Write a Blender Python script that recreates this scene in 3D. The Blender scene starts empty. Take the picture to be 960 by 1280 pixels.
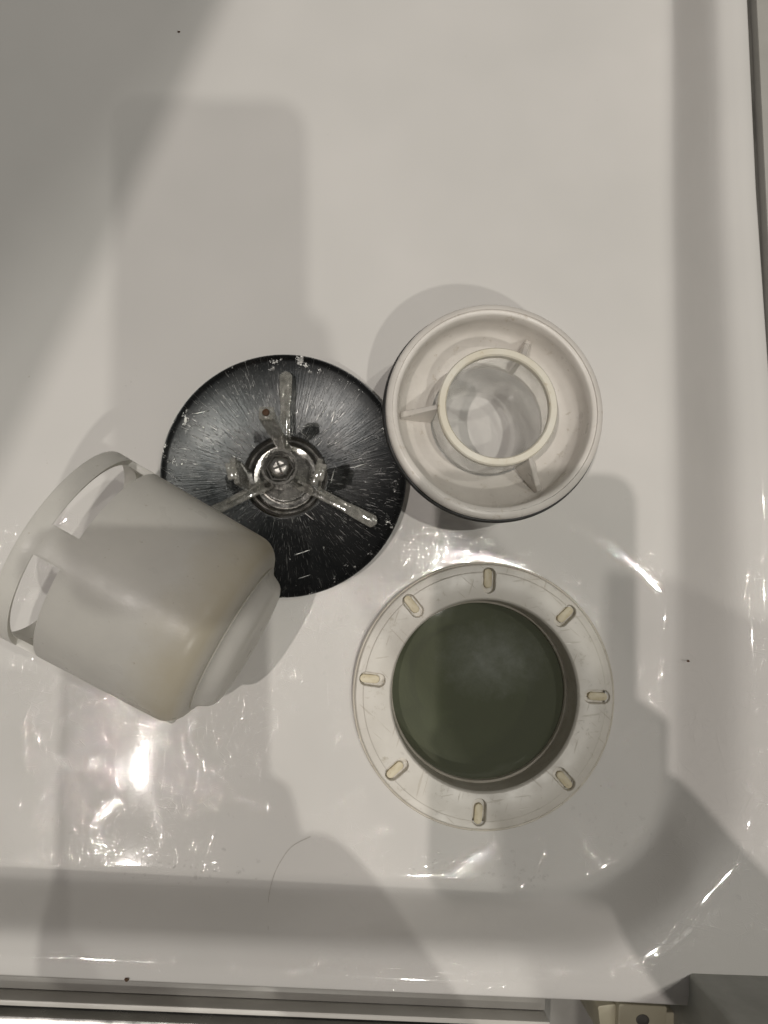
import bpy, bmesh, math, random
import numpy as np
from mathutils import Vector, Matrix
random.seed(7)
rng = np.random.default_rng(7)
R_ = math.radians
scene = bpy.context.scene
col = scene.collection

# ------------------------------------------------------------------ camera
FPX = 950.0            # focal length in photo pixels (960 x 1280)
CAMH = 0.34
_d = np.array([(430 - 480) / FPX, -(740 - 640) / FPX, -1.0]); _d /= np.linalg.norm(_d)
_z = -_d
_x = np.array([1.0, 0, 0]); _x -= _x.dot(_z) * _z; _x /= np.linalg.norm(_x)
_y = np.cross(_z, _x)
ROLL = R_(2.6)
_rz = np.array([[math.cos(ROLL), -math.sin(ROLL), 0], [math.sin(ROLL), math.cos(ROLL), 0], [0, 0, 1]])
RM = _rz @ np.array([_x, _y, _z])      # camera to world

def W(px, py, z=0.0):
    """world point at height z seen at photo pixel px, py"""
    v = RM @ np.array([(px - 480) / FPX, -(py - 640) / FPX, -1.0])
    t = (z - CAMH) / v[2]
    p = np.array([0, 0, CAMH]) + v * t
    return Vector((float(p[0]), float(p[1]), float(p[2])))

cd = bpy.data.cameras.new('camera')
cam = bpy.data.objects.new('camera', cd); col.objects.link(cam)
cd.sensor_fit = 'VERTICAL'; cd.sensor_height = 24.0; cd.lens = 24.0 * FPX / 1280
cd.clip_start = 0.004; cd.clip_end = 50
m4 = Matrix([list(map(float, RM[0])), list(map(float, RM[1])), list(map(float, RM[2]))]).to_4x4()
m4.translation = (0, 0, CAMH)
cam.matrix_world = m4
scene.camera = cam

# ------------------------------------------------------------------ light
world = bpy.data.worlds.new('World'); scene.world = world
world.use_nodes = True
bg = world.node_tree.nodes['Background']
bg.inputs[0].default_value = (1.0, 0.97, 0.92, 1); bg.inputs[1].default_value = 0.105

def lamp(loc, watts, color, size=0.017):
    ld = bpy.data.lights.new('ceiling_lamp', 'POINT')
    ld.energy = watts; ld.color = color; ld.shadow_soft_size = size
    o = bpy.data.objects.new('ceiling_lamp', ld); col.objects.link(o); o.location = loc
    return o
lamp((-0.78, -0.28, 2.83), 92, (1.0, 0.925, 0.865))
lamp((0.34, -1.47, 2.83), 74, (1.0, 0.965, 0.885), 0.032)
lamp((0.38, -0.02, 2.83), 70, (1.0, 0.965, 0.885))
lamp((0.97, 0.41, 2.83), 32, (1.0, 0.965, 0.885))

vs = scene.view_settings
vs.view_transform = 'Standard'; vs.look = 'None'; vs.gamma = 1; vs.exposure = -0.05
vs.use_curve_mapping = False
scene.cycles.use_denoising = True
scene.cycles.max_bounces = 10; scene.cycles.transparent_max_bounces = 16
scene.cycles.sample_clamp_indirect = 4.0

# ------------------------------------------------------------------ materials
class NT:
    def __init__(s, name):
        s.m = bpy.data.materials.new(name); s.m.use_nodes = True
        s.t = s.m.node_tree; s.n = s.t.nodes; s.l = s.t.links
        s.p = s.n['Principled BSDF']; s.out = s.n['Material Output']
        s.tc = s.n.new('ShaderNodeTexCoord')
    def new(s, kind, **kw):
        n = s.n.new(kind)
        for k, v in kw.items(): setattr(n, k, v)
        return n
    def link(s, a, b): s.l.new(a, b)
    def mapping(s, scale=(1, 1, 1), rot=(0, 0, 0), loc=(0, 0, 0), src=None):
        n = s.new('ShaderNodeMapping')
        n.inputs['Scale'].default_value = scale; n.inputs['Rotation'].default_value = rot
        n.inputs['Location'].default_value = loc
        s.link(src or s.tc.outputs['Object'], n.inputs['Vector']); return n.outputs[0]
    def noise(s, scale, vec=None, detail=3, rough=0.5, dist=0):
        n = s.new('ShaderNodeTexNoise'); n.inputs['Scale'].default_value = scale
        n.inputs['Detail'].default_value = detail; n.inputs['Roughness'].default_value = rough
        n.inputs['Distortion'].default_value = dist
        s.link(vec or s.tc.outputs['Object'], n.inputs['Vector']); return n.outputs[0]
    def rng(s, v, a, b, c=0.0, d=1.0):
        n = s.new('ShaderNodeMapRange'); n.clamp = True
        s.link(v, n.inputs[0])
        for i, x in enumerate((a, b, c, d)): n.inputs[i + 1].default_value = x
        return n.outputs[0]
    def math(s, op, a, b=None):
        n = s.new('ShaderNodeMath', operation=op)
        for i, x in enumerate((a, b)):
            if x is None: continue
            if isinstance(x, (int, float)): n.inputs[i].default_value = x
            else: s.link(x, n.inputs[i])
        return n.outputs[0]
    def mix(s, f, a, b):
        n = s.new('ShaderNodeMix', data_type='RGBA')
        if isinstance(f, (int, float)): n.inputs[0].default_value = f
        else: s.link(f, n.inputs[0])
        for i, x in ((6, a), (7, b)):
            if isinstance(x, tuple): n.inputs[i].default_value = (*x, 1)
            else: s.link(x, n.inputs[i])
        return n.outputs[2]
    def bump(s, h, strength=0.3, dist=0.001):
        n = s.new('ShaderNodeBump'); n.inputs['Strength'].default_value = strength
        n.inputs['Distance'].default_value = dist; s.link(h, n.inputs['Height'])
        return n.outputs[0]
    def set(s, **kw):
        for k, v in kw.items():
            i = s.p.inputs[k]
            if hasattr(v, 'is_linked') or isinstance(v, bpy.types.NodeSocket): s.link(v, i)
            else: i.default_value = (*v, 1) if isinstance(v, tuple) and len(v) == 3 else v

def scratches(N, angles, dens, lo, hi, length=14.0, z=0):
    """thin straight scratches in several directions, 0..1"""
    acc = None
    for i, a in enumerate(angles):
        v = N.mapping((dens, dens / length, 1), (0, 0, R_(a)), (i * 3.7, i * 1.9, 0))
        # mapping scales first then rotates: rotate before the stretch with a second node
        r = N.mapping((1, 1, 1), (0, 0, R_(a)))
        v = N.mapping((dens, dens / length, dens / length), (0, 0, 0), (i * 3.7, i * 1.9, 0), src=r)
        n = N.noise(1.0, v, 1.0, 0.5, 0.0)
        k = N.rng(n, lo, hi)
        acc = k if acc is None else N.math('MAXIMUM', acc, k)
    return acc

def mat_tray():
    N = NT('white_acrylic')
    big = N.noise(9, None, 3, 0.6)
    c = N.mix(N.rng(big, 0.35, 0.65), (0.66, 0.645, 0.62), (0.71, 0.69, 0.665))
    speck = N.rng(N.noise(420, None, 2), 0.78, 0.82)
    c = N.mix(N.math('MULTIPLY', speck, 0.35), c, (0.35, 0.30, 0.24))
    # wear is heaviest round the drain
    sep = N.new('ShaderNodeSeparateXYZ'); N.link(N.tc.outputs['Object'], sep.inputs[0])
    wear = N.rng(sep.outputs[1], 0.07, 0.0, 0.06, 1.0)
    patch = N.rng(N.noise(17, None, 3, 0.6), 0.42, 0.66, 0.05, 1.0)
    wear = N.math('MULTIPLY', wear, patch)
    s1 = scratches(N, (8, 27, 49, 66, 88, 109, 131, 152, 171), 2200, 0.675, 0.785, 22)
    s2 = scratches(N, (20, 58, 100, 140), 1300, 0.725, 0.81, 28)
    s = N.math('MULTIPLY', N.math('MAXIMUM', s1, s2), wear)
    fine = N.noise(1600, None, 2, 0.6)
    h = N.math('ADD', s, N.math('MULTIPLY', fine, 0.012))
    N.set(**{'Base Color': c, 'Roughness': N.rng(patch, 0.0, 1.0, 0.025, 0.05), 'IOR': 1.49,
             'Normal': N.bump(h, 0.6, 0.00010)})
    return N.m

def mat_plastic(name, c1, c2, rough=0.35, stain=None, sss=0.0, trans=0.0, scale=40, bumpd=0.00015, sc=None):
    N = NT(name)
    c = N.mix(N.rng(N.noise(scale, None, 4, 0.6), 0.35, 0.68), c1, c2)
    if stain:
        k = N.math('MULTIPLY', N.rng(N.noise(scale * 5, None, 5, 0.7), 0.60, 0.72), 0.7)
        c = N.mix(k, c, stain)
    h = N.noise(scale * 22, None, 3, 0.6)
    if sc:
        s = scratches(N, (15, 80, 130), 700, 0.70, 0.75, 12)
        h = N.math('ADD', N.math('MULTIPLY', s, -0.8), N.math('MULTIPLY', h, 0.4))
        c = N.mix(N.math('MULTIPLY', s, sc), c, (0.30, 0.25, 0.17))
    N.set(**{'Base Color': c, 'Roughness': N.rng(N.noise(scale * 2.5, None, 3), 0.3, 0.7, rough * 0.8, rough * 1.25),
             'Normal': N.bump(h, 0.35, bumpd), 'IOR': 1.48})
    if sss:
        N.p.inputs['Subsurface Weight'].default_value = sss
        N.p.inputs['Subsurface Radius'].default_value = (0.006, 0.005, 0.004)
        N.p.inputs['Subsurface Scale'].default_value = 1.0
    if trans:
        tr = N.new('ShaderNodeBsdfTranslucent'); N.link(c, tr.inputs[0])
        mx = N.new('ShaderNodeMixShader'); mx.inputs[0].default_value = trans
        N.link(N.p.outputs[0], mx.inputs[1]); N.link(tr.outputs[0], mx.inputs[2])
        N.link(mx.outputs[0], N.out.inputs[0])
    return N.m

def mat_clear(name, tint, haze=0.08, hazecol=(0.6, 0.58, 0.5), rough=0.05, gloss=1.0):
    """thin clear plastic: see-through, Fresnel sheen and a little haze"""
    N = NT(name)
    tr = N.new('ShaderNodeBsdfTransparent'); tr.inputs[0].default_value = (*tint, 1)
    gl = N.new('ShaderNodeBsdfGlossy'); gl.inputs['Roughness'].default_value = rough
    gl.inputs[0].default_value = (gloss, gloss, gloss, 1)
    df = N.new('ShaderNodeBsdfDiffuse'); df.inputs[0].default_value = (*hazecol, 1)
    fr = N.new('ShaderNodeFresnel'); fr.inputs[0].default_value = 1.5
    h = N.bump(N.noise(260, None, 3), 0.25, 0.0004)
    N.link(h, gl.inputs['Normal']); N.link(h, fr.inputs['Normal'])
    m1 = N.new('ShaderNodeMixShader')
    k = N.rng(N.noise(300, None, 4, 0.7), 0.35, 0.75, haze * 0.5, haze * 1.8)
    N.link(k, m1.inputs[0])
    N.link(tr.outputs[0], m1.inputs[1]); N.link(df.outputs[0], m1.inputs[2])
    geo = N.new('ShaderNodeNewGeometry')
    ff = N.math('MULTIPLY', fr.outputs[0], N.math('SUBTRACT', 1.0, N.math('MULTIPLY', geo.outputs['Backfacing'], 0.7)))
    m2 = N.new('ShaderNodeMixShader'); N.link(ff, m2.inputs[0])
    N.link(m1.outputs[0], m2.inputs[1]); N.link(gl.outputs[0], m2.inputs[2])
    N.link(m2.outputs[0], N.out.inputs[0])
    return N.m

def mat_metal(name, c, rough=0.3, metallic=1.0, bumps=0.2, scale=200):
    N = NT(name)
    n = N.noise(scale, None, 4, 0.6)
    N.set(**{'Base Color': N.mix(N.rng(n, 0.3, 0.7), tuple(x * 0.8 for x in c), c), 'Metallic': metallic,
             'Roughness': N.rng(n, 0.3, 0.7, rough * 0.7, rough * 1.4), 'Normal': N.bump(n, bumps, 0.0003)})
    return N.m

def mat_disc():
    """old plated steel, dark reflection painted in, with radial scratches and bright pits"""
    N = NT('scratched_steel_dark_reflection')
    sep = N.new('ShaderNodeSeparateXYZ'); N.link(N.tc.outputs['Object'], sep.inputs[0])
    ang = N.math('ARCTAN2', sep.outputs[1], sep.outputs[0])
    rad = N.math('SQRT', N.math('ADD', N.math('MULTIPLY', sep.outputs[0], sep.outputs[0]),
                                N.math('MULTIPLY', sep.outputs[1], sep.outputs[1])))
    def pol(ka, kr, off):
        cb = N.new('ShaderNodeCombineXYZ')
        N.link(N.math('MULTIPLY', N.math('COSINE', ang), ka), cb.inputs[0])
        N.link(N.math('MULTIPLY', N.math('SINE', ang), ka), cb.inputs[1])
        N.link(N.math('ADD', N.math('MULTIPLY', rad, kr), off), cb.inputs[2])
        return cb.outputs[0]
    rs = N.rng(N.noise(1.0, pol(85, 170, 0), 2, 0.6, 0.2), 0.62, 0.67)      # radial flecks
    rs2 = N.math('MULTIPLY', N.rng(N.noise(1.0, pol(150, 420, 4), 2, 0.6), 0.64, 0.72), 0.7)
    inner = N.rng(rad, 0.020, 0.043, 1.0, 0.2)
    inner = N.math('MULTIPLY', inner, N.rng(N.noise(50, None, 3, 0.6), 0.40, 0.62, 0.12, 1.0))
    rs = N.math('MULTIPLY', rs, inner); rs2 = N.math('MULTIPLY', rs2, inner)
    ls = scratches(N, (12, 70, 125), 900, 0.76, 0.80, 22)
    fl = N.rng(N.noise(520, None, 3, 0.7), 0.69, 0.73)
    fl = N.math('MULTIPLY', fl, N.rng(N.noise(40, None, 2), 0.45, 0.6))
    rimp = N.math('MULTIPLY', N.rng(N.noise(170, None, 4, 0.7), 0.625, 0.66), N.rng(rad, 0.0475, 0.0520))
    allm = N.math('MAXIMUM', N.math('MAXIMUM', rs, rs2), N.math('MAXIMUM', ls, N.math('MAXIMUM', fl, rimp)))
    base = N.mix(N.rng(N.noise(45, None, 5, 0.65), 0.35, 0.7), (0.020, 0.022, 0.023), (0.048, 0.049, 0.049))  # dark ceiling mirrored in the steel, put into the base colour
    c = N.mix(N.math('MULTIPLY', allm, 0.9), base, (0.80, 0.80, 0.77))
    n = N.noise(900, None, 2)
    h = N.math('ADD', allm, N.math('ADD', N.math('MULTIPLY', n, 0.10), N.math('MULTIPLY', N.noise(1.0, pol(60, 60, 8), 3), 0.5)))
    N.set(**{'Base Color': c, 'Metallic': 0.9, 'Roughness': N.rng(allm, 0, 1, 0.27, 0.34), 'Normal': N.bump(h, 0.6, 0.00022)})
    return N.m

M = {}
M['tray'] = mat_tray()
M['bowl'] = mat_plastic('off_white_abs', (0.70, 0.665, 0.62), (0.60, 0.565, 0.52), 0.32, (0.42, 0.36, 0.28))
M['flange'] = mat_plastic('aged_white_plastic', (0.66, 0.63, 0.575), (0.56, 0.53, 0.475), 0.36, (0.40, 0.36, 0.28), sc=0.3)
M['cream'] = mat_plastic('yellowed_plastic', (0.68, 0.62, 0.47), (0.56, 0.49, 0.33), 0.45, (0.33, 0.24, 0.12), scale=120)
M['cup'] = mat_plastic('milky_polypropylene', (0.86, 0.845, 0.80), (0.81, 0.79, 0.74), 0.33, None, sss=0.0, trans=0.42, sc=0.35)
M['throat'] = mat_plastic('grimy_plastic', (0.60, 0.56, 0.49), (0.48, 0.44, 0.37), 0.5, (0.26, 0.22, 0.16), scale=70)
M['rubber'] = mat_plastic('black_rubber', (0.012, 0.012, 0.012), (0.03, 0.03, 0.03), 0.5)
M['disc'] = mat_disc()
M['steel'] = mat_metal('worn_steel', (0.62, 0.60, 0.57), 0.28, scale=500)
M['boss'] = mat_metal('pitted_chrome', (0.50, 0.49, 0.47), 0.2, bumps=0.6, scale=260)
M['clear'] = mat_clear('clear_plastic', (0.985, 0.985, 0.975), 0.05, (0.75, 0.73, 0.70), 0.04)
M['spider'] = mat_clear('cloudy_clear_plastic', (0.80, 0.80, 0.77), 0.34, (0.50, 0.49, 0.45), 0.08)
M['dull'] = mat_clear('smoked_clear_plastic', (0.55, 0.55, 0.54), 0.45, (0.30, 0.29, 0.27), 0.12)
M['collar'] = mat_plastic('cream_plastic', (0.74, 0.71, 0.62), (0.68, 0.63, 0.51), 0.4, (0.48, 0.38, 0.22), scale=70)
M['blockp'] = mat_plastic('shaded_beige_plastic', (0.42, 0.39, 0.29), (0.36, 0.33, 0.24), 0.5)  # cream darkened: the shadow on the corner blocks is in the colour
M['rust'] = mat_plastic('rust', (0.085, 0.04, 0.015), (0.05, 0.025, 0.01), 0.7, scale=300)
M['alu'] = mat_metal('brushed_aluminium', (0.60, 0.59, 0.57), 0.22, bumps=0.03, scale=90)
M['trim'] = mat_plastic('grey_trim', (0.30, 0.29, 0.27), (0.26, 0.25, 0.23), 0.4)
M['trimlight'] = mat_plastic('pale_trim', (0.62, 0.60, 0.56), (0.55, 0.53, 0.49), 0.4)
M['post'] = mat_plastic('dark_grey_powder_coat', (0.44, 0.445, 0.41), (0.34, 0.34, 0.31), 0.45)
M['black'] = mat_plastic('black_plastic', (0.012, 0.012, 0.013), (0.02, 0.02, 0.021), 0.3)
M['skin'] = mat_plastic('skin', (0.55, 0.36, 0.27), (0.50, 0.31, 0.23), 0.5, sss=0.1)
M['cloth'] = mat_plastic('dark_cloth', (0.05, 0.055, 0.07), (0.08, 0.085, 0.10), 0.9)
M['hair'] = mat_plastic('dark_hair', (0.03, 0.02, 0.014), (0.05, 0.035, 0.02), 0.5)
M['trimg'] = mat_plastic('mid_grey_trim', (0.42, 0.41, 0.38), (0.38, 0.37, 0.34), 0.45)
M['hair_thin'] = mat_plastic('brown_hair', (0.26, 0.20, 0.14), (0.18, 0.14, 0.10), 0.4)
M['silicone'] = mat_plastic('grey_sealant', (0.10, 0.095, 0.085), (0.05, 0.048, 0.042), 0.6)

def mat_cup():
    m = mat_plastic('stained_milky_plastic', (0.86, 0.845, 0.80), (0.80, 0.785, 0.745), 0.33, None, trans=0.42)
    t = m.node_tree; p = t.nodes['Principled BSDF']
    src = p.inputs['Base Color'].links[0].from_socket
    N = NT.__new__(NT); N.m = m; N.t = t; N.n = t.nodes; N.l = t.links; N.tc = t.nodes.new('ShaderNodeTexCoord')
    sep = N.new('ShaderNodeSeparateXYZ'); N.link(N.tc.outputs['Object'], sep.inputs[0])
    zz = N.math('ADD', sep.outputs[2], N.math('MULTIPLY', N.math('SUBTRACT', N.noise(55, None, 4, 0.6), 0.5), 0.022))
    k = N.math('MULTIPLY', N.rng(zz, 0.050, 0.070), N.rng(sep.outputs[2], 0.0755, 0.0715))
    k2 = N.math('MULTIPLY', N.rng(N.noise(300, None, 4, 0.7), 0.66, 0.72), 0.35)
    c = N.mix(N.math('MULTIPLY', k, 0.62), src, (0.66, 0.59, 0.42))
    c = N.mix(k2, c, (0.42, 0.36, 0.25))
    for n in t.nodes:
        if n.type == 'BSDF_TRANSLUCENT': N.link(c, n.inputs[0])
    N.link(c, p.inputs['Base Color'])
    return m
M['cup_body'] = mat_cup()

def mat_water():
    N = NT('green_drain_water')
    v = N.tc.outputs['Object']
    tr = N.new('ShaderNodeBsdfTransparent'); tr.inputs[0].default_value = (0.30, 0.34, 0.23, 1)
    df = N.new('ShaderNodeBsdfDiffuse')
    # soft glow of a reflection painted into one patch of the water
    sep = N.new('ShaderNodeSeparateXYZ'); N.link(v, sep.inputs[0])
    dx = N.math('SUBTRACT', sep.outputs[0], 0.006); dy = N.math('SUBTRACT', sep.outputs[1], 0.014)
    rr = N.math('SQRT', N.math('ADD', N.math('MULTIPLY', N.math('MULTIPLY', dx, dx), 0.5), N.math('MULTIPLY', dy, dy)))
    rr = N.math('ADD', rr, N.math('MULTIPLY', N.math('SUBTRACT', N.noise(190, None, 5, 0.7), 0.5), 0.014))
    glow = N.math('MULTIPLY', N.rng(rr, 0.020, 0.002), N.rng(N.noise(120, None, 4, 0.6), 0.05, 0.75))
    N.link(N.mix(glow, (0.185, 0.200, 0.142), (0.34, 0.36, 0.33)), df.inputs[0])
    mx = N.new('ShaderNodeMixShader')
    N.link(N.math('ADD', N.math('MULTIPLY', glow, 0.20), 0.50), mx.inputs[0])
    N.link(tr.outputs[0], mx.inputs[1]); N.link(df.outputs[0], mx.inputs[2])
    gl = N.new('ShaderNodeBsdfGlossy'); gl.inputs['Roughness'].default_value = 0.03
    fr = N.new('ShaderNodeFresnel'); fr.inputs[0].default_value = 1.33
    b = N.bump(N.noise(60, None, 2), 0.08, 0.001)
    N.link(b, gl.inputs['Normal'])
    m2 = N.new('ShaderNodeMixShader'); N.link(fr.outputs[0], m2.inputs[0])
    N.link(mx.outputs[0], m2.inputs[1]); N.link(gl.outputs[0], m2.inputs[2])
    N.link(m2.outputs[0], N.out.inputs[0])
    return N.m
M['water'] = mat_water()
M['drop'] = mat_clear('water_droplet', (0.97, 0.97, 0.97), 0.0, (1, 1, 1), 0.02)

# ------------------------------------------------------------------ mesh helpers
def obj(name, verts, faces, mat, parent=None, loc=None, smooth=True, sharp=35):
    me = bpy.data.meshes.new(name); me.from_pydata([tuple(v) for v in verts], [], faces)
    me.validate(); me.update()
    bm = bmesh.new(); bm.from_mesh(me); bmesh.ops.recalc_face_normals(bm, faces=bm.faces[:]); bm.to_mesh(me); bm.free()
    return finish(name, me, mat, parent, loc, smooth, sharp)
def finish(name, me, mat, parent=None, loc=None, smooth=True, sharp=35):
    if smooth:
        me.polygons.foreach_set('use_smooth', [True] * len(me.polygons))
        if sharp: me.set_sharp_from_angle(angle=R_(sharp))
    me.materials.append(mat)
    o = bpy.data.objects.new(name, me); col.objects.link(o)
    if parent: o.parent = parent
    if loc is not None: o.location = loc
    return o
def tag(o, label=None, cat=None, group=None, kind=None):
    if label: o['label'] = label
    if cat: o['category'] = cat
    if group: o['group'] = group
    if kind: o['kind'] = kind
    return o
def empty(name, loc, rot=(0, 0, 0)):
    o = bpy.data.objects.new(name, None); col.objects.link(o); o.location = loc; o.rotation_euler = rot
    o.empty_display_size = 0.01
    return o
def lathe(prof, n=128, close=False):
    v, f = [], []
    for r, z in prof:
        for i in range(n):
            a = 2 * math.pi * i / n; v.append((r * math.cos(a), r * math.sin(a), z))
    m = len(prof)
    for j in range(m if close else m - 1):
        k = (j + 1) % m
        for i in range(n):
            i2 = (i + 1) % n
            f.append((j * n + i, j * n + i2, k * n + i2, k * n + i))
    return v, f
def disc_cap(v, f, r, z, n=128):
    b = len(v); v.append((0, 0, z))
    for i in range(n):
        a = 2 * math.pi * i / n; v.append((r * math.cos(a), r * math.sin(a), z))
    for i in range(n): f.append((b, b + 1 + i, b + 1 + (i + 1) % n))
def rbox(name, size, mat, parent=None, loc=(0, 0, 0), rot=(0, 0, 0), bev=0.0006, seg=2, center=(0, 0, 0)):
    bm = bmesh.new(); bmesh.ops.create_cube(bm, size=1)
    for v in bm.verts: v.co = Vector((v.co.x * size[0] + center[0], v.co.y * size[1] + center[1], v.co.z * size[2] + center[2]))
    if bev: bmesh.ops.bevel(bm, geom=bm.edges[:], offset=bev, segments=seg, affect='EDGES', profile=0.5)
    me = bpy.data.meshes.new(name); bm.to_mesh(me); bm.free()
    o = finish(name, me, mat, parent, loc); o.rotation_euler = rot
    return o
def slab(name, outline, z0, z1, mat, parent=None, loc=None, bev=0.0004, taper=1.0):
    """prism from an outline of (x, y) points, bevelled"""
    bm = bmesh.new()
    vs_ = [bm.verts.new((x, y, z0)) for x, y in outline]
    fa = bm.faces.new(vs_)
    ex = bmesh.ops.extrude_face_region(bm, geom=[fa])
    top = [g for g in ex['geom'] if isinstance(g, bmesh.types.BMVert)]
    c = sum((v.co for v in top), Vector()) / len(top)
    for v in top:
        v.co.z = z1; v.co.x = c.x + (v.co.x - c.x) * taper; v.co.y = c.y + (v.co.y - c.y) * taper
    bmesh.ops.recalc_face_normals(bm, faces=bm.faces[:])
    if bev:
        es = [e for e in bm.edges if e.calc_face_angle(0) > 0.9]
        bmesh.ops.bevel(bm, geom=es, offset=bev, segments=2, affect='EDGES', profile=0.5)
    me = bpy.data.meshes.new(name); bm.to_mesh(me); bm.free()
    return finish(name, me, mat, parent, loc)
def stadium(L, w, n=8):
    pts = []
    for i in range(n + 1):
        a = -math.pi / 2 + math.pi * i / n; pts.append((L / 2 - w / 2 + w / 2 * math.cos(a), w / 2 * math.sin(a)))
    for i in range(n + 1):
        a = math.pi / 2 + math.pi * i / n; pts.append((-L / 2 + w / 2 + w / 2 * math.cos(a), w / 2 * math.sin(a)))
    return pts
def rrect(w, h, r, n=8):
    pts = []
    for cx, cy, a0 in ((w / 2 - r, h / 2 - r, 0), (-w / 2 + r, h / 2 - r, 90), (-w / 2 + r, -h / 2 + r, 180), (w / 2 - r, -h / 2 + r, 270)):
        for i in range(n + 1):
            a = R_(a0 + 90 * i / n); pts.append((cx + r * math.cos(a), cy + r * math.sin(a)))
    return pts
def tube(name, pts, rads, mat, parent=None, n=10):
    v, f = [], []
    pts = [Vector(p) for p in pts]
    for j, p in enumerate(pts):
        t = (pts[min(j + 1, len(pts) - 1)] - pts[max(j - 1, 0)]).normalized()
        up = Vector((0, 0, 1)) if abs(t.z) < 0.9 else Vector((1, 0, 0))
        a = t.cross(up).normalized(); b = a.cross(t)
        r = rads[j] if isinstance(rads, (list, tuple)) else rads
        for i in range(n):
            q = 2 * math.pi * i / n; v.append(p + a * (r * math.cos(q)) + b * (r * math.sin(q)))
    for j in range(len(pts) - 1):
        for i in range(n):
            i2 = (i + 1) % n; f.append((j * n + i, j * n + i2, (j + 1) * n + i2, (j + 1) * n + i))
    f.append(tuple(range(n))[::-1]); f.append(tuple((len(pts) - 1) * n + i for i in range(n)))
    return obj(name, v, f, mat, parent)

# ------------------------------------------------------------------ the shower tray
DR = W(606, 868, 0.0)                 # drain centre
XR = W(829, 560, 0).x                 # floor edge, right
YB = W(300, 1096, 0).y                # floor edge, bottom
RC = 0.050                            # corner radius of the floor edge
YE = W(370, 1236, 0.034).y + 0.0035            # outer edge of the tray, bottom
XE = W(944, 250, 0.034).x - 0.002             # outer edge of the tray, right
# profile: slope against the distance past the floor edge
_ds = np.linspace(-0.6, 0.12, 2881)
_sl = np.interp(_ds, [-0.6, -0.11, -0.05, -0.018, -0.003, 0.002, 0.0045, 0.0095, 0.0130, 0.0165, 0.024, 0.033, 0.05, 0.12],
                [0.003, 0.008, 0.075, 0.095, 0.14, 0.70, 2.80, 2.80, 1.05, 0.35, 0.15, 0.07, 0.03, 0.03])
_k = np.hanning(17); _k /= _k.sum(); _sl = np.convolve(_sl, _k, 'same')
_zz = np.concatenate([[0], np.cumsum((_sl[1:] + _sl[:-1]) / 2 * np.diff(_ds))])
_zz -= np.interp(-0.075, _ds, _zz)
def edge_d(x, y):
    cx, cy = XR - RC, YB + RC
    qx, qy = x - cx, cy - y
    return np.where((qx > 0) & (qy > 0), np.hypot(np.maximum(qx, 0), np.maximum(qy, 0)) - RC, np.maximum(x - XR, YB - y))
def tray_z(x, y):
    d = edge_d(x, y)
    z = np.interp(d, _ds, _zz)
    r = np.hypot(x - DR.x, y - DR.y)
    # shallow dish round the drain
    t = np.clip((0.094 - r) / (0.094 - 0.054), 0, 1.0)
    an = np.arctan2(y - DR.y, x - DR.x)
    amp = 0.0005 + 0.0040 * np.clip(np.cos(an - 0.63), 0, 1) ** 1.5
    fade = np.clip((0.25 - np.abs(r)) / 0.1, 0, 1)
    z = z - amp * fade * (np.where(t < 1, t * t * t * (t * (6 * t - 15) + 10), 1 + 0 * t) - 1) - 0.0044
    # rounded outer lip
    for e in (YE - y, x - XE):
        q = np.clip(e / 0.004, -1, 1)
        z = z - 0.0022 * np.clip(q + 1, 0, None) ** 2 / 2 * 0.5
        z = z - np.clip((e - 0.004) / 0.0015, 0, 1) * 0.016
    return z
xs = np.unique(np.concatenate([np.arange(-0.36, -0.17, 0.006), np.arange(-0.17, XE + 0.0, 0.00115), np.arange(XE, XE + 0.0075, 0.0006)]))
ys = np.unique(np.concatenate([np.arange(YE - 0.0075, YE + 0.004, 0.0006), np.arange(YE + 0.004, 0.11, 0.00115), np.arange(0.11, 0.6, 0.005)]))
X, Y = np.meshgrid(xs, ys)
Z = tray_z(X, Y)
nx, ny = len(xs), len(ys)
wy = np.clip((YE + 0.030 - Y) / 0.022, 0, 1); wy = wy * wy * (3 - 2 * wy)
wx = np.clip((X - XE + 0.024) / 0.018, 0, 1); wx = wx * wx * (3 - 2 * wx)
SLY = -0.020; e0, e1 = W(926, 0, 0.024), W(958, 700, 0.024); SLX = (e0.x - e1.x) / (e0.y - e1.y)
Y2 = Y + SLY * (X + 0.02) * wy; X2 = X + SLX * (Y - W(944, 250, 0.022).y) * wx
verts = np.stack([X2, Y2, Z], -1).reshape(-1, 3)
ii, jj = np.meshgrid(np.arange(nx - 1), np.arange(ny - 1))
a = (jj * nx + ii).ravel()
faces = np.stack([a, a + 1, a + nx + 1, a + nx], -1)
cx_ = (X[:-1, :-1] + X[1:, 1:]).ravel() / 2; cy_ = (Y[:-1, :-1] + Y[1:, 1:]).ravel() / 2
keep = np.hypot(cx_ - DR.x, cy_ - DR.y) > 0.0545
faces = faces[keep]
me = bpy.data.meshes.new('shower_tray')
me.vertices.add(len(verts)); me.vertices.foreach_set('co', verts.astype(np.float32).ravel())
me.loops.add(len(faces) * 4); me.loops.foreach_set('vertex_index', faces.astype(np.int32).ravel())
me.polygons.add(len(faces)); me.polygons.foreach_set('loop_start', np.arange(0, len(faces) * 4, 4, dtype=np.int32))
me.update(); me.validate()
tray = finish('shower_tray', me, M['tray'], sharp=None)
tag(tray, kind='structure')
def TZ(x, y): return float(tray_z(np.array(x), np.array(y)))
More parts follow.
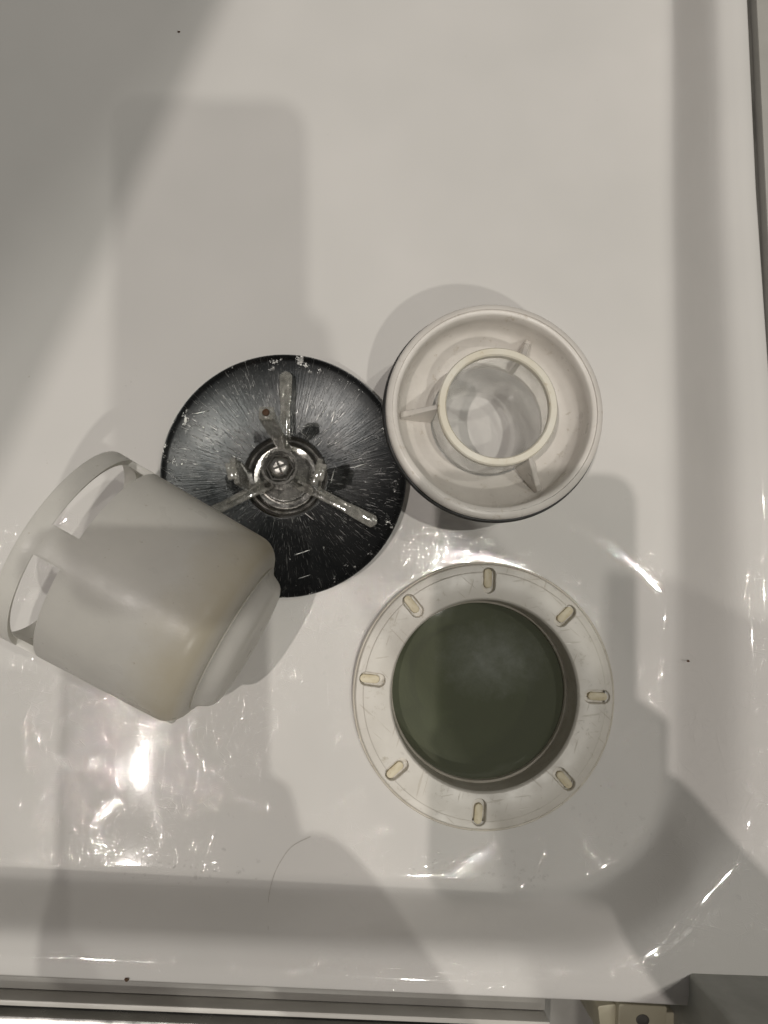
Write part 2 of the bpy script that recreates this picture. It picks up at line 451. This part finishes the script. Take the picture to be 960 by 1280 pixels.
# floor under everything
gv = [(-1.2, -1.6, -0.03), (1.2, -1.6, -0.03), (1.2, 1.2, -0.03), (-1.2, 1.2, -0.03),
      (-0.34, -0.16, -0.03)]
def frame_sheet(name, x0, y0, x1, y1, a0, b0, a1, b1, z, mat):
    v = [(x0, y0, z), (x1, y0, z), (x1, y1, z), (x0, y1, z), (a0, b0, z), (a1, b0, z), (a1, b1, z), (a0, b1, z)]
    return obj(name, v, [(0, 1, 5, 4), (1, 2, 6, 5), (2, 3, 7, 6), (3, 0, 4, 7)], mat, smooth=False)
tag(frame_sheet('floor', -1.2, -1.6, 1.2, 1.2, -0.355, YE - 0.003, XE + 0.003, 0.59, -0.012, M['trim']), kind='structure')

# ------------------------------------------------------------------ drain
ZF = TZ(DR.x + 0.0575, DR.y)
fl = empty('drain_flange', (DR.x, DR.y, ZF))
tag(fl, 'aged white drain flange with eight cream plugged slots around the water filled hole', 'drain')
FR, FI = 0.0578, 0.0416
slot_px = [(611, 718), (709, 767), (748, 871), (705, 974), (599, 1010), (500, 958), (464, 849), (512, 752)]
slots = []
for px, py in slot_px:
    p = W(px, py, ZF + 0.001) - DR; slots.append((math.atan2(p.y, p.x)))
SR = 0.0502
def fl_z(r):
    # gently domed ring with a small step near the edge
    t = (r - FI) / (FR - FI)
    z = 0.0013 + 0.0009 * np.sin(np.clip(t, 0, 1) * math.pi * 0.8)
    z = z - 0.00035 * np.clip((r - 0.0537) / 0.0003, 0, 1)
    z = z - 0.0018 * np.clip((r - 0.0568) / 0.001, 0, 1) ** 2
    z = z - 0.0030 * np.clip((0.0426 - r) / 0.0016, 0, 1) ** 2
    return z
rr_ = np.concatenate([np.linspace(FI, 0.0428, 8), np.linspace(0.0430, 0.0568, 92), np.linspace(0.0570, FR, 6)])
NA = 1440
aa = np.linspace(0, 2 * math.pi, NA, endpoint=False)
A, RR = np.meshgrid(aa, rr_)
ZZ = fl_z(RR)
for s in slots:
    lx = RR * np.cos(A - s) - SR; ly = RR * np.sin(A - s)
    hl, hw = 0.0057 - 0.0029, 0.0029
    sd = np.hypot(np.maximum(np.abs(lx) - hl, 0), ly) - hw
    sd = np.where(RR * np.cos(A - s) > 0, sd, 1)
    ZZ = ZZ - 0.0040 * np.clip((0.0001 - sd) / 0.00035, 0, 1)
V = np.stack([RR * np.cos(A), RR * np.sin(A), ZZ], -1).reshape(-1, 3).tolist()
n1 = len(rr_)
F = [(j * NA + i, j * NA + (i + 1) % NA, (j + 1) * NA + (i + 1) % NA, (j + 1) * NA + i) for j in range(n1 - 1) for i in range(NA)]
ring = obj('flange_ring', V, F, M['flange'], fl, sharp=None)
# throat and drain body
v, f = lathe([(FI, fl_z(np.array(FI)).item()), (FI - 0.0004, -0.004), (FI - 0.0006, -0.012), (FI - 0.0014, -0.013), (FI - 0.0014, -0.060),
              (FI - 0.006, -0.064), (0.0005, -0.064)], 160)
obj('throat', v, f, M['throat'], fl)
v, f = lathe([(0.0584, -0.0022), (0.0585, 0.0000), (0.0582, 0.0004), (0.0577, 0.0003), (0.0573, -0.001)], 160)
obj('seal', v, f, M['throat'], fl)
# inner standpipe seen through the water
v, f = lathe([(0.0255, -0.0635), (0.0262, -0.050), (0.0255, -0.0475), (0.020, -0.044), (0.0005, -0.042)], 96)
obj('standpipe', v, f, M['throat'], fl, loc=(-0.001, 0.002, 0))
tube('outlet', [(-0.006, -0.012, -0.052), (-0.018, -0.022, -0.052), (-0.034, -0.030, -0.050)], [0.008, 0.009, 0.011], M['flange'], fl, 20)
# slot plugs, one per slot
pl_me = None
for s in slots:
    if pl_me is None:
        p0 = slab('slot_plug', stadium(0.0088, 0.0036), -0.0026, 0.0000, M['cream'], fl, bev=0.0005); pl_me = p0.data; o = p0
    else:
        o = bpy.data.objects.new('slot_plug', pl_me); col.objects.link(o); o.parent = fl
    rj = SR + random.uniform(0.0008, 0.0015)
    o.location = (rj * math.cos(s), rj * math.sin(s), random.uniform(-0.0003, 0.0002))
    o.rotation_euler = (0, 0, s + random.uniform(-0.05, 0.05))
# water
v, f = [], []
disc_cap(v, f, FI - 0.0008, 0, 96)
wt = obj('water', v, f, M['water'], None, loc=(DR.x, DR.y, ZF - 0.016))
tag(wt, kind='structure')

# ------------------------------------------------------------------ steel cover, lying upside down
DC = W(354, 590, 0.010)
dz = TZ(DC.x, DC.y)
cv = empty('drain_cover', (DC.x, DC.y, dz), (R_(0.6), R_(-0.6), 0))
tag(cv, 'round dark scratched steel cover lying upside down with a clear three armed clip and screw', 'drain cover')
DRAD = 0.0545
prof = [(0.0186, 0.0022), (0.024, 0.0028), (0.032, 0.0040), (0.040, 0.0056), (0.047, 0.0074), (0.0515, 0.0088), (0.0530, 0.0094), (0.0538, 0.0100),
        (DRAD - 0.0003, 0.0101), (DRAD, 0.0096), (DRAD - 0.0003, 0.0088), (0.0515, 0.0075), (0.040, 0.0040), (0.025, 0.0012), (0.010, 0.0004), (0.0005, 0.0004)]
v, f = lathe(prof, 192)
obj('cover_plate', v, f, M['disc'], cv)
v, f = lathe([(0.0192, 0.0018), (0.0190, 0.0034), (0.0183, 0.0040), (0.0176, 0.0036), (0.0168, 0.0026), (0.0160, 0.0030), (0.0152, 0.0026),
              (0.0142, 0.0014), (0.0125, 0.0012), (0.0118, 0.0018), (0.0110, 0.0012), (0.0005, 0.0012)], 128)
obj('centre_boss', v, f, M['boss'], cv)
v, f = lathe([(0.0118, 0.0013), (0.0112, 0.0050), (0.0085, 0.0070), (0.0070, 0.0080), (0.0066, 0.0250), (0.0072, 0.0285), (0.0078, 0.0310),
              (0.0076, 0.0318), (0.0066, 0.0318), (0.0062, 0.0290), (0.0060, 0.0285)], 64)
obj('hub', v, f, M['dull'], cv)
v, f = lathe([(0.0064, 0.0270), (0.0060, 0.0284), (0.0054, 0.0286), (0.0050, 0.0270)], 6)
obj('nut', v, f, M['silicone'], cv)
# cross head screw
v, f = lathe([(0.0030, 0.004), (0.0030, 0.0270), (0.0049, 0.0272), (0.0050, 0.0290), (0.0047, 0.0304), (0.0038, 0.0312), (0.0024, 0.0316)], 8)
disc_cap(v, f, 0.0024, 0.0316, 8)
sc = obj('screw', v, f, M['steel'], cv)
for a_ in (25, 115):
    rbox('screw_slot', (0.0052, 0.0009, 0.0006), M['silicone'], sc, (0, 0, 0.0317), (0, 0, R_(a_)), 0.0001)
ARMS = [(92, 0.0465), (-25.5, 0.0470), (-148.5, 0.0470)]
for a_, L in ARMS:
    ar = slab('arm', [(0.0065, -0.0032), (0.018, -0.0024), (0.030, -0.0022), (0.036, -0.0027), (L - 0.002, -0.0029), (L - 0.0006, -0.0016), (L, 0), (L - 0.0006, 0.0016), (L - 0.002, 0.0029), (0.036, 0.0027), (0.030, 0.0022), (0.018, 0.0024), (0.0065, 0.0032)],
              0.0, 0.0030, M['spider'], cv, loc=(0, 0, 0.0066), bev=0.0004)
    ar.rotation_euler = (0, R_(-3.5), R_(a_))
    rbox('web', (0.020, 0.0013, 0.0075), M['spider'], cv, (0.017 * math.cos(R_(a_)), 0.017 * math.sin(R_(a_)), 0.0125), (0, R_(8), R_(a_)), 0.0003)
# upright tabs of the clip
for k, (a_, r, h, w, t) in enumerate([(92, 0.0130, 0.050, 0.0066, 0.0030), (-10, 0.0150, 0.036, 0.0110, 0.0024), (-165, 0.0150, 0.036, 0.0110, 0.0024)]):
    c = (r * math.cos(R_(a_)), r * math.sin(R_(a_)), 0.008)
    tb = rbox('tab', (t, w, h), M['spider'], cv, c, (0, R_(3), R_(a_)), 0.0005, 2, (0, 0, h / 2))
    if k == 0:
        tb.rotation_euler[0] = R_(-3); v, f = lathe([(0.0014, 0.0), (0.0014, 0.0006), (0.0012, 0.0010), (0.0006, 0.0012)], 20)
        disc_cap(v, f, 0.0006, 0.0012, 20)
        pad = rbox('tab_head', (0.0052, 0.0058, 0.0040), M['spider'], tb, (0.0006, 0, h), (0, 0, 0), 0.001, 3)
        obj('rust_spot', v, f, M['rust'], tb, loc=(0.0006, 0, h + 0.0019))
    else:
        rbox('tab_head', (0.0044, 0.0070, 0.0030), M['spider'], tb, (0.0010, 0, h), (0, 0, 0), 0.0008, 2)

# ------------------------------------------------------------------ trap insert, standing on its clear tube
ZR = 0.052
IC = W(619, 513, ZR)
iz = TZ(IC.x, IC.y)
ins = empty('trap_insert', (IC.x, IC.y, iz), (R_(-0.6), R_(0.3), 0))
tag(ins, 'round off white trap insert with three fins standing on its clear central tube', 'trap insert')
BR = 0.0431
zt = ZR - iz
bowl = [(BR - 0.0010, zt - 0.0002), (BR - 0.0003, zt - 0.0012), (BR, zt - 0.0025), (BR - 0.0002, zt - 0.0050), (BR - 0.0016, zt - 0.0055), (BR - 0.0028, zt - 0.0075), (BR - 0.0034, zt - 0.014),
        (BR - 0.0060, zt - 0.0185), (0.0300, zt - 0.0215), (0.0234, zt - 0.0225),
        (0.0234, zt - 0.0195), (0.0300, zt - 0.0185), (BR - 0.0075, zt - 0.0155), (BR - 0.0056, zt - 0.0130), (BR - 0.0050, zt - 0.0060), (BR - 0.0047, zt - 0.0012), (BR - 0.0040, zt - 0.0006),
        (BR - 0.0028, zt - 0.0006), (BR - 0.0026, zt + 0.0000)]
v, f = lathe(bowl, 192, True)
obj('bowl', v, f, M['bowl'], ins, sharp=50)
v, f = lathe([(BR - 0.0012, zt - 0.0052), (BR + 0.0004, zt - 0.0054), (BR + 0.0010, zt - 0.0066), (BR + 0.0004, zt - 0.0080), (BR - 0.0014, zt - 0.0082)], 160, True)
obj('gasket', v, f, M['rubber'], ins)
TI = 0.0204; TO = 0.0230
v, f = lathe([(TO, zt + 0.0030), (TO - 0.0002, zt - 0.0225), (TO - 0.0006, 0.0008), (TO - 0.0012, 0.0002), (TI - 0.0002, 0.0002), (TI - 0.0006, 0.0012), (TI, zt - 0.02), (TI, zt + 0.0030)], 160, True)
obj('tube', v, f, M['clear'], ins)
v, f = lathe([(TO + 0.0002, zt + 0.0008), (TO + 0.0003, zt + 0.0040), (TO - 0.0002, zt + 0.0047), (TI + 0.0002, zt + 0.0047), (TI - 0.0003, zt + 0.0040), (TI - 0.0003, zt + 0.0012)], 160, True)
obj('tube_collar', v, f, M['collar'], ins)
for a_ in (65, 182, -54):
    # sloped fin from the collar to the bowl floor
    w = 0.0009
    pv = [(TO - 0.0002, zt + 0.0022), (TO - 0.0002, zt - 0.0200), (0.0362, zt - 0.0170), (0.0364, zt - 0.0125)]
    vv = [(x, -w * 1.5, z) if z < zt else (x, -w, z) for x, z in pv] + [(x, w * 1.5, z) if z < zt else (x, w, z) for x, z in pv]
    fi = obj('fin', vv, [(0, 1, 2, 3), (7, 6, 5, 4), (0, 3, 7, 4), (0, 4, 5, 1), (1, 5, 6, 2), (2, 6, 7, 3)], M['bowl'], ins, smooth=True)
    fi.rotation_euler = (0, 0, R_(a_))
    bv = fi.modifiers.new('b', 'BEVEL'); bv.width = 0.0005; bv.segments = 2

# ------------------------------------------------------------------ milky trap cup on its side
CR = 0.0410
CL = 0.0758
TILT = R_(0.4)
p0 = Vector((-0.1100, 0.0138, CR + TZ(-0.08, 0.0) + 0.0006))
hd = R_(-26.2)
cupe = empty('trap_cup', p0)
# local z runs along the cup towards its base, local x points up
hz = Vector((math.cos(hd), math.sin(hd), 0.0))
az = hz * math.cos(TILT) + Vector((0, 0, math.sin(TILT))); upv = Vector((0, 0, math.cos(TILT))) - hz * math.sin(TILT)
ay = az.cross(upv)
cupe.matrix_world = Matrix(((upv.x, ay.x, az.x, p0.x), (upv.y, ay.y, az.y, p0.y), (upv.z, ay.z, az.z, p0.z), (0, 0, 0, 1)))
tag(cupe, 'milky white plastic trap cup lying on its side with slots below its rim', 'cup')
NC = 240
prof = [(CR + 0.0002, 0.0), (CR + 0.0003, 0.0010), (CR + 0.0001, 0.0069), (CR, 0.0071), (CR - 0.0001, 0.0125), (CR - 0.0002, 0.0174)]
prof += [(CR - 0.0002 - 0.0012 * t, 0.0174 + (CL - 0.010 - 0.0174) * t) for t in np.linspace(0.08, 1, 10)]
rb = 0.0095; r1 = CR - 0.0014
prof += [(r1 - rb + rb * math.cos(R_(q)), CL - 0.010 + rb * math.sin(R_(q))) for q in (12, 24, 36, 48, 60, 72, 84, 90)]
prof += [(0.0308, CL + 0.0001), (0.0297, CL + 0.0005), (0.0287, CL + 0.0013), (0.0280, CL + 0.0025), (0.0274, CL + 0.0038), (0.0266, CL + 0.0051), (0.0254, CL + 0.0062), (0.0236, CL + 0.0070), (0.0210, CL + 0.0074), (0.012, CL + 0.0075), (0.0004, CL + 0.0075)]
v, f = lathe(prof, NC)
WIN_J = (3, 4)      # profile spans that carry the windows
POST = [-4, 86, 176, 266]     # degrees, centre of each post
def in_post(i):
    a_ = (i + 0.5) * 360 / NC
    return any(abs((a_ - p + 180) % 360 - 180) < 8.5 for p in POST)
f = [q for k, q in enumerate(f) if not ((k // NC) in WIN_J and not in_post(k % NC))]
cup = obj('cup_body', v, f, M['cup_body'], cupe, sharp=75)
so = cup.modifiers.new('s', 'SOLIDIFY'); so.thickness = 0.0026; so.offset = -1 
bv = cup.modifiers.new('b', 'BEVEL'); bv.width = 0.00025; bv.segments = 2; bv.limit_method = 'ANGLE'; bv.angle_limit = R_(50)
# a moulding nib on the base corner
v, f = lathe([(0.0022, 0), (0.0022, 0.0016), (0.0015, 0.0024), (0.0003, 0.0026)], 16)
nb = obj('nib', v, f, M['cup'], cupe)
qa = R_(92)
nb.location = ((CR - 0.0036) * math.cos(qa), (CR - 0.0036) * math.sin(qa), CL - 0.0060); nb.rotation_euler = (0, R_(90), qa)

# ------------------------------------------------------------------ door rail at the tray's edge
yr = YE - 0.004
xl, xr_ = -0.36, W(748, 1262, 0.022).x
rail = empty('door_rail', (-0.02, yr, 0.010), (0, 0, math.atan(-0.020)))
tag(rail, 'long grey and chrome shower door rail along the bottom tray edge', 'rail')
def strip(name, y0, y1, z0, z1, mat, x0=xl, x1=xr_, bev=0.0005):
    return rbox(name, (x1 - x0, y1 - y0, z1 - z0), mat, rail, ((x0 + x1) / 2, (y0 + y1) / 2, (z0 + z1) / 2), (0, 0, 0), bev)
strip('shaded_strip', -0.0055, -0.0005, -0.010, 0.0115, M['trim'], x1=W(752, 1255, .012).x)  # white plastic in shadow, the shade put into its grey
strip('channel', -0.0118, -0.0060, -0.010, 0.0075, M['trim'])
strip('ridge', -0.0142, -0.0121, -0.010, 0.0150, M['trimlight'])
strip('gap_seal', -0.0168, -0.0144, -0.010, 0.0085, M['rubber'])
strip('chrome_bar', -0.0400, -0.0170, -0.010, 0.0160, M['alu'], bev=0.003)

# corner blocks
def block(px, py, w, d, zt_, hole, label, mat, rot=0):
    zt_ += 0.010
    p = W(px, py, zt_)
    e = empty('corner_block', (p.x, p.y, 0.0), (0, 0, R_(rot)))
    tag(e, label, 'block')
    outline = rrect(w, d, 0.0008, 3)
    b = slab('body', outline, -0.010, zt_, mat, e, bev=0.0005)
    if hole:
        v, f = lathe([(0.0028, 0.0), (0.0028, 0.0003), (0.0022, 0.0004), (0.0020, 0.0001)], 24); disc_cap(v, f, 0.0021, 0.0001, 24)
        h = obj('screw_hole', v, f, M['silicone'], e, loc=(0, 0.0015, zt_)); h.scale = (0.95, 0.75, 1)
    return e
block(761, 1276, 0.0075, 0.012, 0.014, False, 'narrow beige block between the rail end and the block with the hole', M['blockp'], 8)
block(803, 1280, 0.0195, 0.014, 0.017, True, 'beige plastic block with a screw hole in its top beside the dark post', M['blockp'], -2)
block(838, 1282, 0.0080, 0.010, 0.011, False, 'small low beige block tucked against the dark post', M['blockp'], 0)

# dark door post standing at the corner
pc = W(859, 1214, 0.033)
post = empty('door_post', (pc.x, pc.y, 0))
tag(post, 'dark grey square door post with a rounded edge at the bottom right corner', 'post')
pw, pd_, ph = 0.060, 0.045, 0.30
ol = [(pw, 0.0), (pw, -pd_), (0, -pd_)] + [(0.0015 - 0.0015 * math.cos(R_(q)), -0.0015 + 0.0015 * math.sin(R_(q))) for q in range(0, 91, 15)]
slab('post_shell', ol, 0.0165, ph, M['post'], post, bev=0.0008)
rbox('post_foot', (pw - 0.004, pd_ - 0.006, 0.028), M['post'], post, (pw / 2 + 0.002, -pd_ / 2 - 0.001, 0.002), bev=0.001)

# side trim at the right edge
xe = XE + 0.0065
st = empty('side_trim', (xe, 0.2, 0)); tag(st, 'narrow grey wall trim with a dark joint at the right edge of the tray', 'trim')
st.rotation_euler = (0, 0, -math.atan(SLX)); st.location = (xe, W(944, 250, 0.022).y, 0)
rbox('joint_seal', (0.0026, 0.9, 0.040), M['silicone'], st, (0.0006, 0, 0.006), bev=0.0004)
rbox('trim_board', (0.05, 0.9, 0.048), M['trimg'], st, (0.0275, 0, 0.006), bev=0.001)

# ------------------------------------------------------------------ the phone and the person holding it
ph_e = empty('phone', (0, 0, 0)); tag(ph_e, 'black phone held flat above the tray taking the photograph', 'phone')
ph_e.matrix_world = m4
pwid, plen = 0.0785, 0.161
body = slab('phone_body', rrect(pwid, plen, 0.012, 8), 0.0065, 0.0150, M['black'], ph_e, loc=(-(pwid / 2 - 0.018), -(plen / 2 - 0.018), 0), bev=0.001)
bumpo = slab('camera_bump', rrect(0.032, 0.032, 0.008, 6), 0.0045, 0.0064, M['black'], ph_e, loc=(-0.004, -0.006, 0), bev=0.0005)
for lx, ly in ((0.0, 0.0), (-0.011, -0.012)):
    v, f = lathe([(0.0055, 0.0044), (0.0055, 0.0036), (0.0046, 0.0034), (0.0043, 0.0040), (0.0005, 0.0042)], 32)
    obj('lens', v, f, M['black'], ph_e, loc=(lx, ly, 0))

def skin_mesh(name, nodes, edges, mat, parent=None, root=0, sub=2):
    me = bpy.data.meshes.new(name); me.from_pydata([n[:3] for n in nodes], edges, []); me.update()
    o = bpy.data.objects.new(name, me); col.objects.link(o); me.materials.append(mat)
    if parent: o.parent = parent
    sk = o.modifiers.new('skin', 'SKIN'); sk.use_smooth_shade = True
    for i, n in enumerate(nodes):
        s = me.skin_vertices[0].data[i]; r = n[3]
        s.radius = r if isinstance(r, tuple) else (r, r)
        s.use_root = (i == root)
    ss = o.modifiers.new('sub', 'SUBSURF'); ss.levels = sub; ss.render_levels = sub
    return o
per = empty('person', (0.0, -0.75, 0.0))
tag(per, 'crouching person in dark clothes leaning over the tray and holding the phone', 'person')
def P(x, y, z): return (x - 0.0, y + 0.75, z)
hx, hy, hz = 0.004, -0.112, CAMH + 0.004
nodes = [(*P(-0.45, -0.78, 0.50), 0.125),      # 0 pelvis
         (*P(-0.30, -0.70, 0.75), 0.115),      # 1 belly
         (*P(-0.14, -0.61, 1.00), 0.125),      # 2 chest
         (*P(-0.03, -0.50, 1.13), 0.055),      # 3 neck
         (*P(0.035, -0.426, 1.19), 0.085),      # 4 head
         (*P(0.05, -0.385, 1.22), 0.075),       # 5 crown
         (*P(0.01, -0.71, 0.95), 0.060),      # 6 right shoulder
         (*P(0.27, -0.60, 0.62), 0.046),       # 7 right elbow
         (*P(0.136, -0.262, 0.375), 0.036),     # 8 forearm
         (*P(0.064, -0.152, 0.328), 0.030),    # 9 wrist
         (*P(0.018, -0.100, 0.312), 0.025),    # 10 palm
         (*P(-0.30, -0.50, 0.98), 0.060),      # 11 left shoulder
         (*P(-0.46, -0.18, 0.93), 0.046),      # 12 left elbow, unseen arm reached out to shade the upper left
         (*P(-0.285, 0.25, 0.87), 0.034),      # 13 left wrist
         (*P(-0.36, -0.42, 0.36), 0.075),      # 14 left knee
         (*P(-0.50, -0.52, 0.04), 0.048),      # 15
         (*P(-0.42, -0.40, 0.02), 0.036),      # 16
         (*P(-0.32, -0.78, 0.36), 0.075),      # 17 right knee
         (*P(-0.46, -0.86, 0.04), 0.048),      # 18
         (*P(-0.36, -0.78, 0.02), 0.036)]      # 19
edges = [(0, 1), (1, 2), (2, 3), (3, 4), (4, 5), (2, 6), (6, 7), (7, 8), (8, 9), (9, 10), (2, 11), (11, 12), (12, 13),
         (0, 14), (14, 15), (15, 16), (0, 17), (17, 18), (18, 19)]
skin_mesh('body', nodes, edges, M['skin'], per)
idx = [0, 1, 2, 6, 7, 8, 11, 12, 13, 14, 15, 17, 18]
cl_n = [(*nodes[i][:3], nodes[i][3] + 0.010) for i in idx]
skin_mesh('clothes', cl_n, [(0, 1), (1, 2), (2, 3), (3, 4), (4, 5), (2, 6), (6, 7), (7, 8), (0, 9), (9, 10), (0, 11), (11, 12)], M['cloth'], per)
skin_mesh('hair', [(*P(0.035, -0.43, 1.22), 0.090), (*P(0.0, -0.45, 1.215), 0.080)], [(0, 1)], M['hair'], per)
# fingers under and round the phone
for k in range(4):
    y0 = -0.128 + 0.017 * k
    L = (0.86, 0.95, 1.0, 0.92)[k]
    tube('finger', [P(0.004, y0 - 0.004, 0.311), P(-0.014 * L, y0, 0.310), P(-0.030 * L, y0 + 0.002, 0.312), P(-0.045 * L, y0 + 0.003, 0.318), P(-0.050 * L, y0 + 0.004, 0.321)],
         [0.009, 0.009, 0.0085, 0.008, 0.006], M['skin'], per, 12)
tube('thumb', [P(0.020, -0.135, 0.318), P(0.026, -0.105, 0.334), P(0.022, -0.082, 0.351), P(0.004, -0.070, 0.352)], [0.013, 0.0115, 0.010, 0.007], M['skin'], per, 12)

# ------------------------------------------------------------------ small things: drops, hairs, specks
dv, df_ = [], []
def drop(x, y, r, hgt, el=1.0, an=0.0, z=None):
    zz = (TZ(x, y) if z is None else z) + 0.00003
    b = len(dv); n = 10
    for ring_i, (rr2, h2) in enumerate(((1.0, 0.0), (0.86, 0.55), (0.5, 0.9))):
        for i in range(n):
            a_ = 2 * math.pi * i / n
            lx, ly = rr2 * r * el * math.cos(a_), rr2 * r * math.sin(a_)
            dv.append((x + lx * math.cos(an) - ly * math.sin(an), y + lx * math.sin(an) + ly * math.cos(an), zz + h2 * hgt))
    dv.append((x, y, zz + hgt))
    for k in range(2):
        for i in range(n):
            i2 = (i + 1) % n; df_.append((b + k * n + i, b + k * n + i2, b + (k + 1) * n + i2, b + (k + 1) * n + i))
    for i in range(n): df_.append((b + 2 * n + i, b + 2 * n + (i + 1) % n, b + 3 * n))
clusters = [(640, 1085, 60, 26, 50), (760, 1010, 45, 45, 26), (230, 1085, 90, 20, 40), (250, 1216, 80, 7, 40), (790, 1050, 30, 30, 12), (550, 1080, 40, 14, 20),
            (610, 688, 20, 6, 14), (100, 1000, 60, 60, 16), (300, 980, 90, 50, 24), (740, 1215, 60, 8, 16), (160, 480, 10, 25, 5), (870, 1060, 16, 30, 5)]
for cx, cy, sx, sy, n in clusters:
    for _ in range(n):
        px, py = random.gauss(cx, sx * 0.5), random.gauss(cy, sy * 0.5)
        p = W(px, py, 0.0 if py < 1150 else 0.02)
        if math.hypot(p.x - DR.x, p.y - DR.y) < 0.060 or p.y < YE + 0.003: continue
        r = random.choice((0.00025, 0.0003, 0.0004, 0.0006)) * random.uniform(0.7, 1.2)
        drop(p.x, p.y, r, r * 0.7, random.uniform(1, 2.4), random.uniform(0, 3))
for _ in range(70):       # drops on the flange
    a_ = random.choice((random.gauss(R_(-100), 0.35), random.gauss(R_(25), 0.5), random.gauss(R_(-20), 0.25)))
    r_ = random.uniform(0.0432, 0.0565)
    if min(abs((a_ - s + math.pi) % (2 * math.pi) - math.pi) for s in slots) < 0.07: continue
    q = random.choice((0.0002, 0.0003, 0.0005))
    drop(DR.x + r_ * math.cos(a_), DR.y + r_ * math.sin(a_), q, q * 0.7, random.uniform(1, 2), random.uniform(0, 3), ZF + fl_z(np.array(r_)).item())
o = obj('water_drops', dv, df_, M['drop'], sharp=None); tag(o, 'tiny clear water drops scattered on the tray and flange', 'water drops', kind='stuff')

def hair(pts, label):
    ps = []
    for px, py in pts:
        p = W(px, py, 0.002); ps.append(Vector((p.x, p.y, TZ(p.x, p.y) + 0.0004)))
    out = []
    for i in range(len(ps) - 1):        # Catmull-Rom
        a0, a1, a2, a3 = ps[max(i - 1, 0)], ps[i], ps[i + 1], ps[min(i + 2, len(ps) - 1)]
        for k in range(6):
            t = k / 6
            out.append(0.5 * ((2 * a1) + (a2 - a0) * t + (2 * a0 - 5 * a1 + 4 * a2 - a3) * t * t + (3 * a1 - a0 - 3 * a2 + a3) * t ** 3))
    out.append(ps[-1])
    o = tube('hair_strand', out, 0.000045, M['hair_thin'], None, 5)
    tag(o, label, 'hair')
hair([(388, 1047), (366, 1058), (352, 1075), (342, 1095), (338, 1115), (342, 1132)], 'long thin curled hair on the tray between the cup and the flange, bending downwards')
def speck(px, py, r, z, label):
    p = W(px, py, z); bm = bmesh.new(); bmesh.ops.create_icosphere(bm, subdivisions=2, radius=r)
    for v_ in bm.verts: v_.co *= random.uniform(0.75, 1.2); v_.co.z *= 0.5; v_.co.x *= 1.4
    me = bpy.data.meshes.new('grime_speck'); bm.to_mesh(me); bm.free()
    o = finish('grime_speck', me, M['rust'], None, (p.x, p.y, TZ(p.x, p.y) + r * 0.4)); tag(o, label, 'speck')
speck(220, 28, 0.0005, 0.0, 'tiny brown speck near the top of the tray floor')
speck(170, 1204, 0.0007, 0.02, 'tiny brown speck on the tray rim left of the drops')
speck(848, 824, 0.0005, 0.005, 'tiny dark speck in the groove right of the flange')
